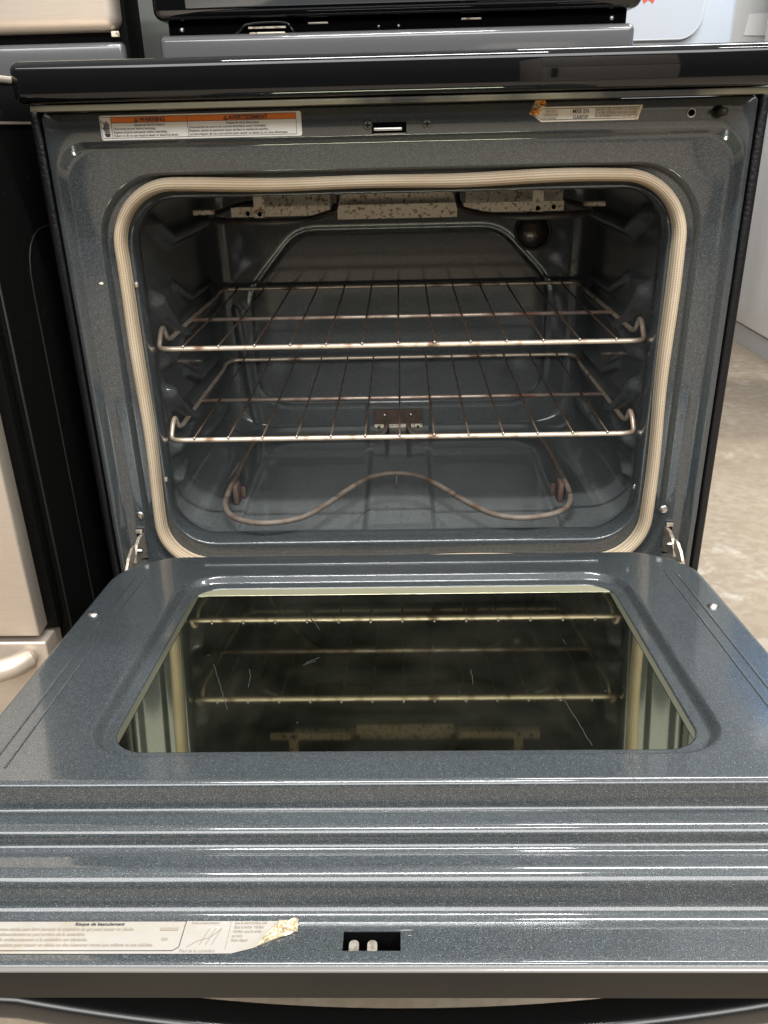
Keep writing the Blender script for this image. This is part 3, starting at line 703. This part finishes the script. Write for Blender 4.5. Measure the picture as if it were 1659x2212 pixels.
# --- tip-over label on the door edge (faded French print)
def TD(a, b, c): return D(a, .5640-b, -.0129+c)
x0, x1 = -.300, -.0720
pts = [(x0, .001), (-.1345, .001), (-.112, .0012), (-.0985, .0055), (-.080, .0150), (x1+.001, .0190), (x1, .0270), (x1-.004, .0290), (x0, .0290)]
pc = [(poly_vf(pts, TD, .0004), 0)]
pc += [(line((x0, .0275), (-.147, .0275), .0005, TD, .0007), 1), (line((x0, .0032), (-.1505, .0032), .0005, TD, .0007), 1), (line((-.147, .0275), (-.147, .006), .0005, TD, .0007), 1), (line((-.147, .006), (-.1505, .0032), .0005, TD, .0007), 1)]
rows = ('Risque de basculement', 'Un enfant ou une personne adulte peut faire basculer la cuisinière ce qui peut causer un décès.', "Joindre la bride antibasculement au pied arrière de la cuisinière.", 'Joindre de nouveau la bride antibasculement si la cuisinière est déplacée.', 'Le non-respect de ces instructions peut causer un décès ou des blessures graves aux enfants et aux adultes.')
pc.append((text_vf(rows[0], .0036, -.205, .0238, TD, .0007, True, align='CENTER'), 1))
for i, s in enumerate(rows[1:]): pc.append((text_vf(s, .0037, -.300 if i != 1 else -.292, .0196-.0043*i, TD, .0007, True, sx=.84), 2))
pc.append((rect_vf(-.163, -.151, .0195, .0220, TD, .0007), 2)); pc.append((rect_vf(-.160, -.156, .0115, .0135, TD, .0007), 2))
for i, s in enumerate(("que le pied arrière soit", 'dans la bride. Vérifier', 'Vérifier que la bride', 'au mur.', 'Faire glisser')): pc.append((text_vf(s, .0032, -.114, .0250-.0036*i, TD, .0007, True, sx=.73), 2))
pc.append((text_vf('Pied de la cuisinière', .0034, -.146, .0020, TD, .0007, sx=.85), 2))
pc.append((text_vf('Bride antibasculement', .0030, -.143, .0250, TD, .0007, sx=.7), 2))
for k in range(3): pc.append((stroke_vf([(-.134+.004*k, .008), (-.130+.004*k, .0215)], .0004, TD, .0007), 2))
pc.append((stroke_vf([(-.142, .006), (-.136, .011), (-.128, .014), (-.122, .021)], .0004, TD, .0007), 2)); pc.append((line((-.1165, .004), (-.1165, .0275), .0003, TD, .0007), 2))
printed('instruction_label', pc, [M['label'], M['ink'], M['inkfade']], door, label='faded paper label with torn shiny corner')
crumple('curled_label_corner', ol([(-.096, .0068), (-.079, .0150), (x1+.0010, .0185), (x1, .0285), (-.084, .0280), (-.092, .0150)]), TD, .0040, M['foilgold'], door, 5, 9)

# --- hinge arms from frame slots to the door
for s in (-1, 1):
    hs = mesh('hinge_slot_plate', box(s*.3405-.0045, s*.3405+.0045, .0098, .0112, -.530, -.4850), M['deep'], RNG, smooth=False)
    mesh('hinge_receiver', box(s*.3405-.0042, s*.3405+.0042, .006, .0104, -.4905, -.4855, .0006), M['hinge'], hs, smooth='auto')
    out = [(.012, -.492), (-.006, -.490), (-.020, -.494), (-.032, -.503), (-.034, -.512), (-.020, -.514), (-.006, -.520), (.012, -.528)]
    V = []; F = []
    for x in (-.0028, .0012):
        V += [(s*.338+s*x, a, b) for a, b in out]
    n = len(out); F = [tuple(range(n)), tuple(range(n, 2*n))[::-1]]+[(i, (i+1) % n, (i+1) % n+n, i+n) for i in range(n)]
    arm = mesh('hinge_arm', (V, F), M['hinge'], hs, smooth=False)
    claw = [(-.028, -.488), (-.036, -.487), (-.052, -.492), (-.066, -.502), (-.070, -.512), (-.060, -.514), (-.045, -.504), (-.030, -.500)]
    V = []
    for x in (.0030, .0062): V += [(s*.3385+s*x*-1 if False else s*(.3365+x-.010), a-.018, b+.006) for a, b in claw]
    n = len(claw); F = [tuple(range(n)), tuple(range(n, 2*n))[::-1]]+[(i, (i+1) % n, (i+1) % n+n, i+n) for i in range(n)]
    mesh('hinge_claw', (V, F), M['hinge'], hs, smooth=False)
    mesh('hinge_pin', tube([(s*.330, -.022, -.501), (s*.345, -.022, -.501)], .0034, 12), M['screw'], hs)

# ================================================================== racks
def make_rack():
    r = thing('oven_rack', (0, .0717, LEV[0]), 'upper wire rack in the oven, set just below the broil element', 'rack', 'wire racks in the oven')
    ORG.pop(r.name)
    f, b, d = .3023, .2992, .391
    side = lambda s: [(s*f, 0.004, 0), (s*f, .020, .0165), (s*f, .034, .0215), (s*f, .045, .0035), (s*f, .062, -.0010), (s*.301, .20, 0), (s*.2995, .345, 0), (s*b, .372, .0050), (s*(b-.010), d, .0055)]
    L_ = [(-f+.012, 0, 0)]+side(-1)+[]; R_ = side(1)[::-1]+[(f-.012, 0, 0)]
    path = roundpath(L_+R_, .010, 4, True)
    o = mesh('outer_frame', tube(path, .0032, 10, True), M['wire'], r)
    mesh('middle_bar', tube([(-.3000, .177, -.0010), (.3000, .177, -.0010)], .0030, 10), M['barred'], r)
    wm = None
    for i in range(13):
        x = (i-6)*.0447-.002
        if wm is None:
            wm = mesh('wire', tube([(0, -.0022, .0034), (0, .18, .0032), (0, .36, .0050), (0, .382, .0080), (0, d+.002, .0090)], .0013, 8), M['wiredark'], r); wm.location = (x, 0, 0); w0 = wm
        else:
            c = w0.copy(); COL.objects.link(c); c.parent = r; c.location = (x, 0, 0)
    for i in range(13):
        x = (i-6)*.0447-.002
        if i == 0: t0 = mesh('wire_tip', disc_dome(0, 0, 0, lambda a, b, c: (a, -.0030-c, .0034+b), .0021, .0016, 10, 3), M['screw'], r); t0.location = (x, 0, 0)
        else:
            c = t0.copy(); COL.objects.link(c); c.parent = r; c.location = (x, 0, 0)
    return r
rack = make_rack()
r2 = rack.copy(); COL.objects.link(r2); r2.location = (0, .0717, LEV[1]); r2['label'] = 'lower wire rack in the oven, set above the bake element'
for ch in list(rack.children):
    c = ch.copy(); COL.objects.link(c); c.parent = r2

# ================================================================== neighbouring stainless range on the left
NB = thing('kitchen_range', (-.79, .25, -.88), 'stainless steel range with black sides standing beside the open oven at the left', 'oven')
NX = -.405
sp_ = mesh('side_panel', box(NX-.012, NX, -.102, .60, -.84, .0300, .003, 2), M['sidepanel'], NB, smooth='auto')
# pressed outline on the side panel
mesh('pressed_outline', join(tube(roundpath([(NX, -.020, -.70), (NX, -.020, -.115), (NX, .50, -.115), (NX, .50, -.70)], .06, 6, True), .0012, 6, True)), M['satin'], sp_)
mesh('pressed_edge', tube([(NX, -.098, .01), (NX, -.098, -.83)], .0018, 6), M['satin'], sp_)
mesh('cooktop', box(-1.16, NX+.003, -.10, .60, .0300, .0370, .003, 2), M['stainless'], NB, smooth='auto')
mesh('side_trim', box(NX-.001, NX+.0022, -.10, .58, -.0085, -.0060), M['stainless'], NB, smooth=False)
dn = mesh('oven_door', box(-1.16, NX-.017, -.145, -.118, -.548, -.055, .003, 3), M['stainless'], NB, smooth='auto')
mesh('door_side', box(-1.158, NX-.004, -.120, -.104, -.552, -.05, .002), M['sidepanel'], dn, smooth='auto')
dw = mesh('storage_drawer', box(-1.16, NX-.012, -.145, -.100, -.800, -.556, .003, 3), M['stainless'], NB, smooth='auto')
hb = cr([(-1.05, -.160, -.576), (-.90, -.176, -.576), (-.7, -.182, -.576), (-.50, -.178, -.575), (-.455, -.170, -.574), (-.437, -.150, -.574)], 6)
mesh('drawer_handle', tube(hb, .0135, 16), M['stainless'], dw)
mesh('control_panel', box(-1.16, NX-.012, -.125, -.100, -.045, .029, .003, 3), M['stainless'], NB, smooth='auto')
V, F = join(box(-1.16, NX-.02, .58, .60, -.84, .02), box(-1.16, -1.14, -.10, .58, -.84, .02), box(-1.14, NX-.02, -.09, .58, -.84, -.56))
mesh('body_shell', (V, F), M['sidepanel'], NB, smooth=False)
nbg = mesh('backguard', box(-1.17, -.437, .545, .66, .127, .46, .020, 5), M['stainless'], NB, smooth='auto')
mesh('backguard_side', box(-1.165, -.430, .575, .66, .037, .45, .003), M['sidepanel'], NB, smooth='auto')
mesh('backguard_apron', box(-1.16, -.4365, .560, .60, .037, .1130, .008, 3), lower.data.materials[0], NB, smooth='auto')
mesh('corner_clip', box(-.452, -.440, .556, .562, .119, .127, .001), M['galv'], NB, smooth='auto')

# ================================================================== things behind at the right
DR = thing('clothes_dryer', (.82, 1.86, -.88), 'silver grey dryer with rounded front panel standing behind the oven', 'dryer')
mesh('cabinet', box(.53, .862, 1.52, 2.2, -.86, .60, .01, 3), M['silver'], DR, smooth='auto')
pn = rr(.20, .775, .166, .56, .055, 12, 12, 10)
V = [(a, 1.506, b) for a, b in pn]+[(a, 1.519, b) for a, b in pn]; n = len(pn)
mesh('front_panel', (V, [tuple(range(n))]+[(i, i+n, (i+1) % n+n, (i+1) % n) for i in range(n)]) if False else (V, [tuple(range(n))]+[(i, i+n, (i+1) % n+n, (i+1) % n) for i in range(n)]), mat('pale_blue_grey_paint', (.43, .46, .51), .3, .1, .5), DR, smooth=False)
mesh('panel_seam', tube([(a, 1.508, b) for a, b in pn], .0025, 6, True), M['kick'], DR)
for fx in (.56, .80):
    for fy in (1.56, 2.1): mesh('foot', box(fx, fx+.04, fy, fy+.04, -.88, -.86), M['satin'], DR, smooth=False)
# starburst sticker on the dryer
def star(cx, cz, ro, ri, k): return [(cx+(ro if i % 2 == 0 else ri)*math.cos(PI*i/k), cz+(ro if i % 2 == 0 else ri)*math.sin(PI*i/k)) for i in range(2*k)]
TS = lambda a, b, c: (a, 1.5055-c, b)
def fan(pts, T, l, cx, cz): return [T(cx, cz, l)]+[T(a, b, l) for a, b in pts], [(0, 1+i, 1+(i+1) % len(pts)) for i in range(len(pts))]
stk = printed('price_sticker', [(fan(star(.635, .295, .050, .040, 14), TS, .0006, .635, .295), 0), (fan(star(.635, .295, .043, .034, 14), TS, .0012, .635, .295), 1)], [M['starR'], M['starY']], DR, label='red and yellow starburst sticker')

FRG = thing('refrigerator', (1.62, 2.3, -.88), 'white refrigerator with grey base standing on the concrete floor at the right', 'refrigerator')
mesh('cabinet', box(1.405, 2.1, 2.17, 2.74, -.80, .95, .012, 3), M['white'], FRG, smooth='auto')
mesh('kick_plate', box(1.415, 2.09, 2.14, 2.73, -.88, -.805), M['kick'], FRG, smooth=False)
mesh('door', box(1.41, 2.1, 2.10, 2.165, -.79, .95, .012, 3), M['white'], FRG, smooth='auto')
FR2 = thing('freezer', (1.1, 2.95, -.88), 'tall bright white freezer at the far right, edge showing beside the dryer', 'freezer')
mesh('cabinet', box(.95, 1.245, 2.78, 3.4, -.87, .95, .01, 3), M['white'], FR2, smooth='auto')
mesh('base', box(.96, 1.235, 2.80, 3.39, -.88, -.868), M['kick'], FR2, smooth=False)
FR3 = thing('freezer', (1.6, 3.3, -.88), 'pale grey freezer with white papers taped on, behind the white one', 'freezer')
mesh('cabinet', box(1.26, 2.2, 2.95, 3.5, -.87, .95, .01, 3), M['offwhite'], FR3, smooth='auto')
mesh('base', box(1.27, 2.19, 2.97, 3.49, -.88, -.868), M['kick'], FR3, smooth=False)
mesh('taped_paper', ([(1.40, 2.945, .28), (1.56, 2.943, .275), (1.56, 2.944, .36), (1.41, 2.9445, .355)], [(0, 1, 2, 3)]), M['paper'], FR3, smooth=False)
mesh('taped_paper', ([(1.48, 2.943, .34), (1.54, 2.941, .35), (1.56, 2.943, .5), (1.50, 2.943, .5)], [(0, 1, 2, 3)]), M['paper'], FR3, smooth=False)
BB = thing('storage_bin', (1.25, 1.45, -.88), 'blue plastic bin, seen as a blue reflection on the lowered oven door at the right', 'bin')
mesh('bin_body', box(1.0, 1.75, 1.15, 1.42, .04, .36, .02, 3), M['blue'], BB, smooth='auto')
mesh('bin_stand', box(1.30, 1.72, 1.15, 1.42, -.88, .037, .01), M['offwhite'], BB, smooth='auto')

# added unseen refrigerator behind the viewer, tones reflections in cooktop edge and door steps
OPP = thing('refrigerator', (1.2, -3.4, -.88), 'beige refrigerator added out of view to lighten the reflection in the cooktop edge', 'refrigerator')
beige = mat('beige_appliance_paint', (.46, .40, .34), .4, 0, .3)
mesh('cabinet', box(.80, 1.58, -3.80, -3.14, -.86, .72, .012, 3), beige, OPP, smooth='auto')
mesh('lower_door', box(.80, 1.58, -3.13, -3.07, -.80, .26, .015, 3), beige, OPP, smooth='auto')
mesh('upper_door', box(.80, 1.58, -3.13, -3.07, .275, .72, .015, 3), beige, OPP, smooth='auto')
mesh('door_handle', box(.84, .87, -3.07, -3.03, -.20, .22, .008, 2), M['satin'], OPP, smooth='auto')
mesh('base', box(.82, 1.56, -3.78, -3.16, -.88, -.862), M['satin'], OPP, smooth=False)
